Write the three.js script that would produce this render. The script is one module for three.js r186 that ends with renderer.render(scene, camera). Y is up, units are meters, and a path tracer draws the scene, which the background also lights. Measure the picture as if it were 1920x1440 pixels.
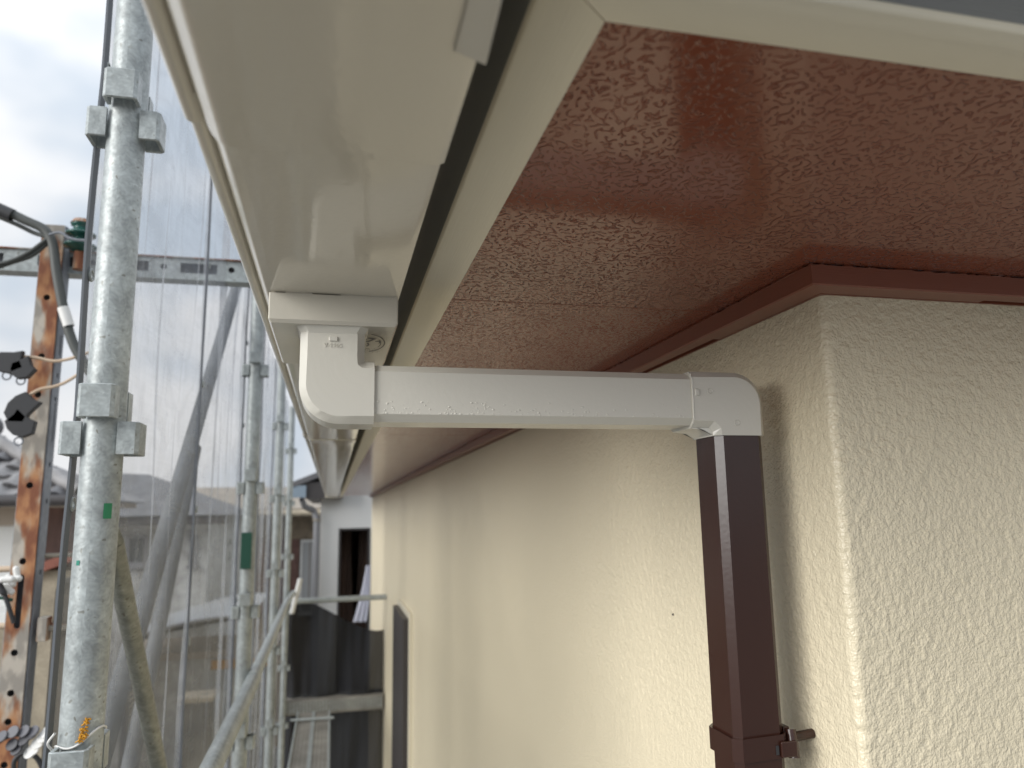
import * as THREE from 'three';
import { mergeGeometries, mergeVertices, toCreasedNormals } from 'three/addons/utils/BufferGeometryUtils.js';
import { RoundedBoxGeometry } from 'three/addons/geometries/RoundedBoxGeometry.js';
import { FontLoader } from 'three/addons/loaders/FontLoader.js';
import { TextGeometry } from 'three/addons/geometries/TextGeometry.js';

// ------------------------------------------------------------------ camera, sky, sun, exposure
// x: out of the house's side wall, y: up (0 = eye level, 5.2 m above the ground), -z: along the eave
const GROUND = -5.2;
const FPX = 1400, CX = 960, CY = 720;
const ROT = [[0.97287721, -0.02258465, -0.230217], [-0.0171235, 0.98546083, -0.16903768], [0.23068749, 0.16839502, 0.95834566]];
const scene = new THREE.Scene();
const camera = new THREE.PerspectiveCamera(2 * Math.atan(CY / FPX) * 180 / Math.PI, 4 / 3, 0.02, 400);
{
  const m = new THREE.Matrix4().set(...ROT[0], 0, ...ROT[1], 0, ...ROT[2], 0, 0, 0, 0, 1);
  camera.quaternion.setFromRotationMatrix(m);
  camera.position.set(0, 0, 0);
  camera.focus = 0.70; camera.userData.fStop = 7;
}
const renderer = new THREE.WebGLRenderer({ antialias: true });
renderer.toneMapping = THREE.LinearToneMapping;
renderer.toneMappingExposure = 2.2;
renderer.shadowMap.enabled = true;

// periodic gradient noise
function rng(seed) { let s = seed >>> 0; return () => { s = (s + 0x6D2B79F5) | 0; let t = Math.imul(s ^ (s >>> 15), 1 | s); t = (t + Math.imul(t ^ (t >>> 7), 61 | t)) ^ t; return ((t ^ (t >>> 14)) >>> 0) / 4294967296; }; }
const PERM = (() => { const r = rng(7), p = [...Array(256).keys()]; for (let i = 255; i > 0; i--) { const j = Math.floor(r() * (i + 1)); [p[i], p[j]] = [p[j], p[i]]; } return p.concat(p, p); })();
const GX = [], GY = []; for (let i = 0; i < 256; i++) { GX.push(Math.cos(i * 2.39996)); GY.push(Math.sin(i * 2.39996)); }
function noise(x, y, px = 256, py = 256, seed = 0) {
  const xi = Math.floor(x), yi = Math.floor(y), fx = x - xi, fy = y - yi;
  const u = fx * fx * fx * (fx * (fx * 6 - 15) + 10), v = fy * fy * fy * (fy * (fy * 6 - 15) + 10);
  const x0 = ((xi % px) + px) % px, x1 = (x0 + 1) % px, y0 = ((yi % py) + py) % py, y1 = (y0 + 1) % py;
  const h = (a, b) => PERM[(PERM[(a + seed * 37) & 255] + b) & 255];
  const a = h(x0, y0), b = h(x1, y0), c = h(x0, y1), d = h(x1, y1);
  const n0 = GX[a] * fx + GY[a] * fy, n1 = GX[b] * (fx - 1) + GY[b] * fy, n2 = GX[c] * fx + GY[c] * (fy - 1), n3 = GX[d] * (fx - 1) + GY[d] * (fy - 1);
  return 1.4 * (n0 + u * (n1 - n0) + v * (n2 + u * (n3 - n2) - n0 - u * (n1 - n0)));
}
const fbm = (x, y, p, oct = 4, seed = 0) => { let s = 0, a = 0.5, f = 1; for (let i = 0; i < oct; i++) { s += a * noise(x * f, y * f, Math.min(256, p * f), Math.min(256, p * f), seed + i); a *= 0.5; f *= 2; } return s; };
const clamp = (x, a = 0, b = 1) => Math.min(b, Math.max(a, x));
const smooth = (a, b, x) => { const t = clamp((x - a) / (b - a)); return t * t * (3 - 2 * t); };
const mixc = (a, b, t) => a.map((v, i) => v + (b[i] - v) * t);

// overcast sky: brighter towards the zenith, soft cloud patches
{
  const w = 1024, h = 512, d = new Float32Array(w * h * 4);
  for (let j = 0; j < h; j++) {
    const el = (j + 0.5) / h * Math.PI - Math.PI / 2, s = Math.sin(el);
    for (let i = 0; i < w; i++) {
      const az = i / w, k = 4 * (j * w + i);
      const base = 0.39 + 0.46 * Math.max(0, s) ** 2;
      const v = fbm(az * 20, el * 7 + 3, 20, 5, 3) + 0.7 * fbm(az * 10, el * 4, 10, 4, 9);
      const cloud = smooth(-0.32, 0.34, v);
      const c = mixc([0.63, 0.72, 0.83], [1.0, 1.01, 1.03], cloud);
      const f = s < 0 ? 0.5 : 1;
      for (let q = 0; q < 3; q++) d[k + q] = base * c[q] * f;
      d[k + 3] = 1;
    }
  }
  const sky = new THREE.DataTexture(d, w, h, THREE.RGBAFormat, THREE.FloatType);
  sky.mapping = THREE.EquirectangularReflectionMapping; sky.magFilter = THREE.LinearFilter; sky.needsUpdate = true;
  scene.background = sky; scene.environment = sky;
}
const sun = new THREE.DirectionalLight(new THREE.Color(1, 0.985, 0.955), 1.5);
sun.position.set(-10, 3.6, 2.6); sun.castShadow = true; sun.shadow.radius = 75;
Object.assign(sun.shadow.camera, { left: -15, right: 15, top: 15, bottom: -15, near: 0.1, far: 60 });
sun.shadow.mapSize.set(2048, 2048);
scene.add(sun); scene.add(sun.target); sun.target.position.set(0, 0, -2);

// ------------------------------------------------------------------ helpers
const V = (x, y, z) => new THREE.Vector3(x, y, z);
/** the point on the plane axis = value that a pixel of the photograph (1920 x 1440) looks at */
function at(px, py, axis, value) {
  const c = [(px - CX) / FPX, -(py - CY) / FPX, -1], w = ROT.map(r => r[0] * c[0] + r[1] * c[1] + r[2] * c[2]);
  const k = value / w['xyz'.indexOf(axis)];
  return V(w[0] * k, w[1] * k, w[2] * k);
}
const taken = {};
function numbered(name) { const n = taken[name] = (taken[name] ?? -1) + 1; return n ? `${name}_${String(n).padStart(3, '0')}` : name; }
function thing(name, label, category, [x, y, z] = [0, 0, 0], group) {
  const o = new THREE.Group(); o.name = numbered(name); o.position.set(x, y, z); scene.add(o);
  o.userData = { label, category }; if (group) o.userData.group = group;
  return o;
}
function part(name, geo, mat, parent, label) {
  if (Array.isArray(geo)) geo = join(geo);
  const m = new THREE.Mesh(geo, mat); m.name = name; m.castShadow = m.receiveShadow = true; parent.add(m);
  if (label) m.userData.label = label;
  return m;
}
function solo(name, geo, mat, label, category, group) {
  const m = part(numbered(name), geo, mat, scene); m.userData = { label, category }; if (group) m.userData.group = group; return m;
}
function struct(name, geo, mat) { const m = part(numbered(name), geo, mat, scene); m.userData = { kind: 'structure' }; return m; }
function join(list) {
  return mergeGeometries(list.map(g => { g = g.index ? g.toNonIndexed() : g.clone(); for (const k of Object.keys(g.attributes)) if (!['position', 'normal', 'uv'].includes(k)) g.deleteAttribute(k); return g; }));
}
/** uv in metres, taken from the plane that each face looks along */
function metreUV(g) {
  g = g.index ? g.toNonIndexed() : g;
  const p = g.attributes.position, uv = new Float32Array(p.count * 2), a = V(), b = V(), c = V();
  for (let i = 0; i < p.count; i += 3) {
    a.fromBufferAttribute(p, i); b.fromBufferAttribute(p, i + 1); c.fromBufferAttribute(p, i + 2);
    const n = b.clone().sub(a).cross(c.clone().sub(a)); const ax = Math.abs(n.x), ay = Math.abs(n.y), az = Math.abs(n.z);
    [a, b, c].forEach((q, k) => { const o = (i + k) * 2; if (ay >= ax && ay >= az) { uv[o] = q.x; uv[o + 1] = q.z; } else if (ax >= az) { uv[o] = q.z; uv[o + 1] = q.y; } else { uv[o] = q.x; uv[o + 1] = q.y; } });
  }
  g.setAttribute('uv', new THREE.BufferAttribute(uv, 2)); return g;
}
function box(x0, x1, y0, y1, z0, z1, r = 0) {
  const w = Math.abs(x1 - x0), h = Math.abs(y1 - y0), d = Math.abs(z1 - z0);
  const g = r ? new RoundedBoxGeometry(w, h, d, 1, Math.min(r, w / 2.1, h / 2.1, d / 2.1)) : new THREE.BoxGeometry(w, h, d);
  g.translate((x0 + x1) / 2, (y0 + y1) / 2, (z0 + z1) / 2); return metreUV(g);
}
function rod(a, b, r, seg = 14, r2 = r) {
  const d = b.clone().sub(a), L = d.length(), g = new THREE.CylinderGeometry(r2, r, L, seg, Math.max(1, Math.min(40, Math.round(L / 0.2))));
  const uv = g.attributes.uv; for (let i = 0; i < uv.count; i++) uv.setXY(i, uv.getX(i) * 2 * Math.PI * r, uv.getY(i) * L);
  g.translate(0, L / 2, 0); g.applyQuaternion(new THREE.Quaternion().setFromUnitVectors(V(0, 1, 0), d.normalize())); g.translate(a.x, a.y, a.z); return g;
}
function cable(pts, r, n = 40) { return new THREE.TubeGeometry(new THREE.CatmullRomCurve3(pts), n, r, 8); }
/** rings of equal point count joined into a tube; flat-shaded facets come from toCreasedNormals */
function loft(rings, caps = true, crease = 0.5, closed = true) {
  const n = rings[0].length, pos = [], idx = [], uv = []; let len = 0;
  rings.forEach((ring, i) => { if (i) len += ring[0].distanceTo(rings[i - 1][0]); let c = 0; ring.forEach((p, j) => { if (j) c += p.distanceTo(ring[j - 1]); pos.push(p.x, p.y, p.z); uv.push(len, c); }); });
  const m = closed ? n : n - 1;
  for (let i = 0; i + 1 < rings.length; i++) for (let j = 0; j < m; j++) { const a = i * n + j, b = i * n + (j + 1) % n, c = a + n, d = b + n; idx.push(a, b, c, b, d, c); }
  if (caps) for (const [i, flip] of [[0, true], [rings.length - 1, false]]) for (let j = 1; j + 1 < n; j++) idx.push(i * n, i * n + (flip ? j + 1 : j), i * n + (flip ? j : j + 1));
  const g = new THREE.BufferGeometry();
  g.setAttribute('position', new THREE.Float32BufferAttribute(pos, 3)); g.setAttribute('uv', new THREE.Float32BufferAttribute(uv, 2)); g.setIndex(idx);
  return toCreasedNormals(g, crease);
}
/** a profile of [a, y] pairs pushed along z or x */
function along(profile, axis, from, to, steps = 1, closed = true, crease = 0.5) {
  const rings = [];
  for (let i = 0; i <= steps; i++) { const t = from + (to - from) * i / steps; rings.push(profile.map(([a, y]) => axis === 'z' ? V(a, y, t) : V(t, y, a))); }
  return loft(rings, closed, crease, closed);
}

// ------------------------------------------------------------------ textures (grain, relief, wear)
function bytes(n, fn, srgb = false) {
  const d = new Uint8Array(n * n * 4);
  for (let j = 0; j < n; j++) for (let i = 0; i < n; i++) { const c = fn(i / n, j / n), k = 4 * (j * n + i); if (typeof c === 'number') d[k] = d[k + 1] = d[k + 2] = clamp(c) * 255; else for (let q = 0; q < 3; q++) d[k + q] = clamp(c[q]) * 255; d[k + 3] = 255; }
  const t = new THREE.DataTexture(d, n, n); t.wrapS = t.wrapT = THREE.RepeatWrapping; t.magFilter = THREE.LinearFilter; t.minFilter = THREE.LinearMipmapLinearFilter; t.generateMipmaps = true;
  if (srgb) t.colorSpace = THREE.SRGBColorSpace; t.needsUpdate = true; return t;
}
const rep = (t, metres) => { t.repeat.set(1 / metres, 1 / metres); return t; };
const soffitRelief = rep(bytes(1536, (u, v) => {          // blistered glossy paint: flat islands and worm-like furrows, 0.5 m tile
  const wx = 0.5 * noise(u * 50, v * 50, 50, 50, 21), wy = 0.5 * noise(u * 50, v * 50, 50, 50, 22);
  const a = noise(u * 88 + wx, v * 88 + wy, 88, 88, 1), b = noise(u * 100 + wx, v * 100 + wy, 100, 100, 2), m = fbm(u * 9, v * 9, 9, 3, 5);
  const f = smooth(0.0, 0.20, Math.abs(a + 0.04)), broken = smooth(-0.16, 0.10, b);   // short furrows, not closed rings
  return 0.92 - (0.35 + 0.5 * smooth(-0.35, 0.3, m)) * (1 - f) * broken + 0.05 * m;
}), 0.5);
const stuccoRelief = rep(bytes(1024, (u, v) => 0.5 + 0.55 * noise(u * 120, v * 120, 120, 120, 4) * 0.5 + 0.22 * noise(u * 230, v * 230, 230, 230, 6) + 0.1 * noise(u * 60, v * 60, 60, 60, 8)), 0.4);
const orangePeel = rep(bytes(512, (u, v) => 0.5 + 0.35 * noise(u * 34, v * 34, 34, 34, 4) + 0.12 * noise(u * 90, v * 90, 90, 90, 6) + 0.25 * noise(u * 7, v * 7, 7, 7, 8)), 0.15);
const brushed = bytes(512, (u, v) => 0.5 + 0.3 * noise(u * 6, v * 120, 6, 120, 4) + 0.25 * noise(u * 14, v * 230, 14, 230, 3)); brushed.repeat.set(1 / 0.3, 1 / 0.12);
const zincColor = rep(bytes(1024, (u, v) => {
  const wx = 1.5 * fbm(u * 10, v * 10, 10, 3, 2), a = fbm(u * 26 + wx, v * 26 - wx, 26, 4, 1), b = noise(u * 90 + 3 * wx, v * 90, 90, 90, 3), s = fbm(u * 5, v * 5, 5, 3, 7);
  const scr = smooth(0.03, 0.0, Math.abs(noise(u * 11 + wx * 2, v * 11, 11, 11, 15))) * smooth(0.1, 0.35, noise(u * 6, v * 6, 6, 6, 18));
  const k = 0.74 + 0.16 * a + 0.05 * b + 0.12 * s + 0.13 * scr; const pit = smooth(0.48, 0.62, noise(u * 44, v * 44, 44, 44, 9)) * smooth(0.05, 0.4, s + 0.15);
  return mixc([k * 0.975, k * 1.0, k * 1.0], [0.42, 0.40, 0.35], 0.5 * pit);
}, true), 0.34);
const zincRough = rep(bytes(512, (u, v) => 0.52 + 0.30 * fbm(u * 24, v * 24, 24, 4, 1) + 0.1 * noise(u * 80, v * 80, 80, 80, 5)), 0.34);
const rustColor = rep(bytes(1024, (u, v) => { // rust and left-over zinc in upright streaks
  const w = fbm(u * 9, v * 3, 3, 4, 1) + 0.25 * fbm(u * 30, v * 12, 6, 3, 5), r = fbm(u * 24, v * 10, 2, 4, 8);
  const rust = mixc([0.50, 0.30, 0.20], [0.70, 0.50, 0.34], smooth(-0.3, 0.35, r)); const zinc = mixc([0.60, 0.59, 0.56], [0.74, 0.72, 0.68], smooth(-0.2, 0.2, r));
  return mixc(rust, zinc, 0.92 * smooth(-0.14, 0.20, w));
}, true), 0.6);
const grime = rep(bytes(512, (u, v) => { const a = 0.82 + 0.22 * fbm(u * 8, v * 8, 8, 5, 2) + 0.06 * noise(u * 100, v * 100, 100, 100, 3); return [a, a, a]; }, true), 1.7);
const grit = rep(bytes(512, (u, v) => 0.5 + 0.4 * noise(u * 110, v * 110, 110, 110, 2) + 0.2 * noise(u * 40, v * 40, 40, 40, 7)), 0.5);
const weave = rep(bytes(512, (u, v) => { const w = fbm(u * 3, v * 3, 3, 4, 2), c = Math.max(0, 1 - 5 * Math.abs(noise(u * 5 + 2 * w, v * 3 - w, 5, 3, 4))) + Math.max(0, 1 - 5 * Math.abs(noise(u * 9 + w, v * 2 + 2 * w, 9, 2, 6))); return 0.78 + 0.25 * w + 0.10 * noise(u * 120, v * 6, 120, 6, 4) + 0.08 * noise(u * 4, v * 140, 4, 140, 5) + 0.14 * c; }), 0.8);
const creases = rep(bytes(512, (u, v) => { const w = 0.8 * fbm(u * 4, v * 4, 4, 3, 2), a = 1 - Math.abs(noise(u * 6 + w + v * 4, v * 5 - w, 256, 256, 4)) * 3, b = 1 - Math.abs(noise(u * 12 - w * 2, v * 3 + w, 12, 3, 6)) * 3; return 0.2 + 0.45 * Math.max(0, a) + 0.35 * Math.max(0, b); }), 0.9);
const deckRelief = rep(bytes(512, (u, v) => { const x = (u * 24) % 1 - 0.5, y = (v * 24 + (Math.floor(u * 24) % 2) * 0.5) % 1 - 0.5; return smooth(0.36, 0.26, Math.hypot(x, y)); }), 0.6);

const std = (rgb, roughness, more = {}) => { const { rgbIs, ...m } = more; return new THREE.MeshPhysicalMaterial({ color: new THREE.Color().setRGB(...rgb), roughness, ...m }); };
const M = {
  stucco: std([0.78, 0.692, 0.505], 0.32, { bumpMap: stuccoRelief, bumpScale: 0.0014, side: THREE.DoubleSide }),
  soffit: std([0.225, 0.067, 0.036], 0.11, { ior: 1.47, bumpMap: soffitRelief, bumpScale: 0.0013 }),
  trim: std([0.225, 0.067, 0.036], 0.3, { bumpMap: brushed, bumpScale: 0.00012 }),
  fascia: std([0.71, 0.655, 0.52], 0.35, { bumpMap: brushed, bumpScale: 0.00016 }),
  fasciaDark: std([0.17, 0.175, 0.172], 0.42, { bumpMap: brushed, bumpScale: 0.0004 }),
  gutter: std([0.60, 0.565, 0.485], 0.1, { bumpMap: orangePeel, bumpScale: 0.00009, side: THREE.DoubleSide }),
  pipe: std([0.64, 0.615, 0.545], 0.26, { bumpMap: orangePeel, bumpScale: 0.0001 }),
  caulk: std([0.70, 0.68, 0.61], 0.25),
  brown: std([0.036, 0.0130, 0.0085], 0.24, { bumpMap: orangePeel, bumpScale: 0.00006 }),
  zinc: std([0.72, 0.735, 0.73], 0.8, { map: zincColor, roughnessMap: zincRough, metalness: 0.15, bumpMap: zincRough, bumpScale: 0.0006 }),
  zincDull: std([0.42, 0.41, 0.36], 0.8, { map: zincColor, roughnessMap: zincRough, metalness: 0.3 }),
  rust: std([0.9, 0.9, 0.9], 0.75, { map: rustColor, bumpMap: zincRough, bumpScale: 0.0008 }),
  angle: std([0.36, 0.38, 0.42], 0.6, { map: grime, metalness: 0.3 }),
  net: std([0.38, 0.40, 0.43], 0.9, { transparent: true, opacity: 0.46, alphaMap: weave, bumpMap: creases, bumpScale: 0.012, side: THREE.DoubleSide }),
  hem: std([0.14, 0.15, 0.165], 0.8, { side: THREE.DoubleSide }),
  blackNet: std([0.010, 0.011, 0.014], 0.9, { transparent: true, opacity: 0.94, side: THREE.DoubleSide }),
  steelDark: std([0.19, 0.20, 0.21], 0.7, { map: grime }),
  rubber: std([0.03, 0.03, 0.032], 0.55),
  cableGrey: std([0.07, 0.075, 0.07], 0.55),
  beigeWire: std([0.55, 0.42, 0.30], 0.6),
  whitePlastic: std([0.72, 0.71, 0.68], 0.45),
  green: std([0.012, 0.075, 0.05], 0.6),
  porcelain: std([0.015, 0.075, 0.06], 0.15),
  concrete: std([0.36, 0.32, 0.26], 0.9, { map: grime, bumpMap: grit, bumpScale: 0.002 }),
  orange: std([0.62, 0.30, 0.03], 0.9),
  ground: std([0.36, 0.345, 0.32], 0.95, { map: grime, bumpMap: grit, bumpScale: 0.006 }),
  asphalt: std([0.06, 0.06, 0.062], 0.95, { map: grime, bumpMap: grit, bumpScale: 0.006 }),
  block: std([0.21, 0.195, 0.175], 0.95, { map: grime, bumpMap: grit, bumpScale: 0.004 }),
  wallCream: std([0.56, 0.48, 0.36], 0.9, { map: grime, bumpMap: grit, bumpScale: 0.003 }),
  wallTan: std([0.40, 0.32, 0.23], 0.9, { map: grime, bumpMap: grit, bumpScale: 0.003 }),
  wallWhite: std([0.80, 0.80, 0.77], 0.85, { map: grime, bumpMap: grit, bumpScale: 0.003 }),
  wallBrown: std([0.22, 0.12, 0.10], 0.8, { map: grime }),
  tile: std([0.32, 0.31, 0.31], 0.55, { map: grime }),
  tileDark: std([0.18, 0.18, 0.19], 0.55, { map: grime }),
  redRoof: std([0.36, 0.13, 0.09], 0.8, { map: grime }),
  eave: std([0.40, 0.34, 0.28], 0.8),
  darkTrim: std([0.05, 0.045, 0.045], 0.5),
  blueTrim: std([0.22, 0.28, 0.34], 0.5),
  glass: std([0.035, 0.045, 0.05], 0.08),
  frameWhite: std([0.72, 0.72, 0.70], 0.5),
  frameGrey: std([0.25, 0.25, 0.26], 0.5),
  curtain: std([0.13, 0.085, 0.065], 0.95),
  cloth: std([0.72, 0.73, 0.82], 0.95, { side: THREE.DoubleSide }),
  leaf: std([0.05, 0.09, 0.03], 0.8, { side: THREE.DoubleSide }),
  bark: std([0.12, 0.09, 0.06], 0.95),
  polycarb: std([0.45, 0.46, 0.47], 0.5, { side: THREE.DoubleSide }),
  deck: std([0.40, 0.38, 0.34], 0.7, { map: grime, bumpMap: deckRelief, bumpScale: 0.004, metalness: 0.2 }),
};

// ------------------------------------------------------------------ ground
struct('ground', metreUV(new THREE.BoxGeometry(160, 0.3, 160).translate(0, GROUND - 0.15, -20)), M.ground);
struct('road', box(-4.4, -1.6, GROUND, GROUND + 0.012, -60, 20), M.asphalt);

// ------------------------------------------------------------------ the painted house
const WX = 0.452, WZ = -0.604, WEND = -9.06, SY = 0.22;            // side wall plane, corner, far end, soffit height
const FX0 = 0.079, FX1 = 0.1118, FZ0 = -0.250, FZ1 = -0.2785;        // fascia boards: outer and inner edges
const house = thing('house', 'freshly painted cream stucco house with red-brown eave soffit and cream fascia', 'house');
{ // stucco wall: one sheet round the corner with real lumps, finer near the corner
  const r = 0.008, S = [], Y = [];
  let s = -(WZ - WEND); const neg = []; let q = -0.0001; while (q > s) { neg.push(q); q -= 0.0017 + 0.010 * Math.max(0, -q - 0.55) + 0.0012 * Math.max(0, -q - 0.1); } neg.push(s);
  neg.reverse().forEach(v => S.push(v)); q = 0.0016; while (q < 4.5) { S.push(q); q += 0.0017 + 0.05 * Math.max(0, q - 0.62); } S.push(4.5);
  q = 0.213; while (q > GROUND) { Y.push(q); q -= 0.0018 + 0.09 * Math.max(0, -0.26 - q); } Y.push(GROUND);
  const h = (a, b) => { const w = 0.6 * noise(a / 0.03, b / 0.03, 256, 256, 31), A = a / 0.0100, B = b / 0.0100; return 0.00105 * (0.5 * noise(A + w + 0.35 * B, B * 0.85, 256, 256, 1) + 0.55 * noise(A * 2.1 - w, B * 1.7 + 0.5 * A, 256, 256, 2) + 0.3 * (1 - 2.4 * Math.abs(noise(A * 0.9 + 0.4 * B + w, B * 0.8, 256, 256, 3)))) + 0.0008 * noise(a / 0.09, b / 0.09, 256, 256, 4); };
  const pos = [], uv = [], idx = [], ns = S.length;
  for (const y of Y) for (const a of S) {
    let x, z, nx, nz; const L = r * Math.PI / 4;                   // arc centred on the corner, half of it on each side
    if (a < -L) { x = WX; z = WZ - r + (a + L); nx = -1; nz = 0; } else if (a > L) { x = WX + r + (a - L); z = WZ; nx = 0; nz = 1; } else { const t = (a + L) / (2 * L) * Math.PI / 2; x = WX + r - r * Math.cos(t); z = WZ - r + r * Math.sin(t); nx = -Math.cos(t); nz = Math.sin(t); }
    const corner = Math.exp(-(a * a) / 0.00012), d = h(a, y) * clamp(1 - (Math.abs(a) - 0.55) / 0.5) + corner * 0.0009 * noise(y / 0.006, 3.3, 256, 256, 9);
    pos.push(x + nx * d, y, z + nz * d); uv.push(a, y);
  }
  for (let j = 0; j + 1 < Y.length; j++) for (let i = 0; i + 1 < ns; i++) { const a = j * ns + i, b = a + 1, c = a + ns, d = c + 1; idx.push(a, c, b, b, c, d); }
  const g = new THREE.BufferGeometry(); g.setAttribute('position', new THREE.Float32BufferAttribute(pos, 3)); g.setAttribute('uv', new THREE.Float32BufferAttribute(uv, 2)); g.setIndex(idx); g.computeVertexNormals();
  part('wall', g, M.stucco, house);
  console.log('wall vertices', pos.length / 3);
  part('back_wall', [box(WX + 0.02, 4.95, GROUND, 0.2, WEND, WEND + 0.1), box(4.85, 4.95, GROUND, 0.2, WEND, WZ - 0.02)], M.wallCream, house);
}
{ // speck of grit in the fresh paint
  const sp = [];
  const p = at(1262, 1152, 'x', WX - 0.0008); sp.push(new THREE.IcosahedronGeometry(0.0016, 1).translate(p.x, p.y, p.z));
  part('speck', sp, M.darkTrim, house);
}
{ // soffit panels: each a board with a fine open joint
  const soffit = new THREE.Group(); soffit.name = 'soffit'; house.add(soffit);
  const board = (x0, x1, z0, z1, k) => { const g = box(x0 + 0.0006, x1 - 0.0006, SY, SY + 0.006, z0 - 0.0006, z1 + 0.0006, 0.0009); const uv = g.attributes.uv; for (let i = 0; i < uv.count; i++) uv.setXY(i, uv.getX(i) + k * 0.173, uv.getY(i) + k * 0.091); part('soffit_panel', g, M.soffit, soffit); };
  board(FX1 - 0.004, 0.597, FZ1 + 0.004, -0.746, 0);
  let z = -0.746, k = 1; for (const L of [0.455, 0.91, 0.91, 0.91, 0.91, 0.91, 0.91, 0.91, 1.4]) { board(FX1 - 0.004, WX + 0.03, z, z - L, k++); z -= L; }
  let x = 0.597; for (const L of [0.455, 0.91, 0.91, 0.91, 1.0]) { board(x, x + L, FZ1 + 0.004, WZ - 0.03, k++); x += L; }
}
{ // fascia boards with rounded lower edges, cream below and dark on the outer face
  const zEnd = -9.3, r = 0.0075;
  const prof = (o, i, s) => { const p = [[i, SY - 0.001], [i, SY - 0.008]]; for (let k = 0; k <= 5; k++) { const t = k / 5 * Math.PI / 2; p.push([o + s * (r - r * Math.sin(t)), SY - 0.008 + r - r * Math.cos(t)]); } p.push([o, SY - 0.001], [o + s * 0.004, SY]); return p; };
  const A = prof(FX0, FX1, 1), B = prof(FZ0, FZ1, -1);
  // mitre: each ring's corner lies on the diagonal
  const ringsA = [A.map(([x, y]) => V(x, y, FZ0 + (x - FX0) * (FZ1 - FZ0) / (FX1 - FX0) - 0.0004)), A.map(([x, y]) => V(x, y, zEnd))];
  const ringsB = [B.map(([z, y]) => V(FX0 + (z - FZ0) * (FX1 - FX0) / (FZ1 - FZ0) + 0.0004, y, z)), B.map(([z, y]) => V(5.0, y, z))];
  part('fascia_board', loft(ringsA, true, 0.9), M.fascia, house);
  part('fascia_board', loft(ringsB, true, 0.9), M.fascia, house);
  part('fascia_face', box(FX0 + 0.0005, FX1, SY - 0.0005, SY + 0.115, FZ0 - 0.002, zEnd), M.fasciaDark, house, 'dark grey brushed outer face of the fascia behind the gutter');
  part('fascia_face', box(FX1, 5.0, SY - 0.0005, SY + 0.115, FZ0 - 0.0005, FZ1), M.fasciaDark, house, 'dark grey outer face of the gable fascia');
}
{ // trim moulding where wall and soffit meet, with vent slots next to the wall and a ragged bead of paint above
  const T = 0.032, y0 = 0.20, y1 = 0.2184, inner = 0.0195, ends = { A: WEND, B: 4.9 };
  const x0 = WX - T, z0 = WZ + T;
  const A = [[0, y1], [0.0015, y0 + 0.0012], [0.003, y0], [inner, y0], [inner, y1]], A2 = [[inner + 0.0004, y0 + 0.0006], [T - 0.0034, y0 + 0.0006], [T - 0.0034, y1], [inner + 0.0004, y1]], A3 = [[T - 0.003, y0 + 0.0003], [T + 0.002, y0 + 0.0003], [T + 0.002, y1], [T - 0.003, y1]];
  const pA = (pr, end) => loft([pr.map(([d, y]) => V(x0 + d, y, z0 - d)), pr.map(([d, y]) => V(x0 + d, y, end))], true, 0.4);
  const pB = (pr, end) => loft([pr.map(([d, y]) => V(x0 + d, y, z0 - d)), pr.map(([d, y]) => V(end, y, z0 - d))], true, 0.4);
  const slotA = at(1338, 637, 'y', y0).z, slotB = at(1838, 567, 'y', y0).x;
  part('trim_moulding', [pA(A, WEND), pA(A2, slotA), pA(A3, WEND)], M.trim, house);
  part('trim_moulding', [pB(A, 4.9), pB(A2, slotB), pB(A3, 4.9)], M.trim, house);
  // bead of paint that closes the joint here and there
  const bead = (f, a, b) => { const n = 420, rings = []; for (let i = 0; i <= n; i++) { const t = a + (b - a) * i / n, k = noise(t / 0.012, 0.5, 256, 256, 3) + 0.6 * noise(t / 0.004, 2.5, 256, 256, 5) + f.open(t), h = 0.0026 * smooth(0.25, -0.25, k); rings.push([f.p(t, 0.002, y1 - 0.0006), f.p(t, -0.0012 * smooth(0.3, -0.2, k), y1 - 0.0006 + 0.0006), f.p(t, -0.0008, y1 + h * 0.55), f.p(t, 0.002, y1 + h)]); } return loft(rings, true, 1.2); };
  part('paint_bead', bead({ p: (t, d, y) => V(x0 + d, y, t), open: () => -0.25 }, z0, -2.4), M.trim, house);
  part('paint_bead', bead({ p: (t, d, y) => V(t, y, z0 - d), open: () => 0.22 }, x0, 1.0), M.trim, house);
}
{ // window frame far along the side wall
  const w = new THREE.Group(); w.name = 'window'; house.add(w);
  const zn = -4.35, zf = -5.1, top = -0.55, bot = -2.0;
  part('surround', [box(WX - 0.022, WX + 0.01, bot, top, zn, zn - 0.035, 0.004), box(WX - 0.022, WX + 0.01, top - 0.035, top, zn - 0.035, zf, 0.004)], M.fascia, w);
  part('frame', [box(WX - 0.052, WX + 0.005, bot, top - 0.035, zn - 0.035, zn - 0.09, 0.003), box(WX - 0.052, WX + 0.005, top - 0.09, top - 0.035, zn - 0.09, zf), box(WX - 0.052, WX + 0.005, bot, top - 0.09, zf + 0.05, zf)], M.darkTrim, w);
  part('shutter', box(WX - 0.050, WX - 0.03, bot, top - 0.09, zn - 0.09, zf + 0.05), M.darkTrim, w);
}
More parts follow.
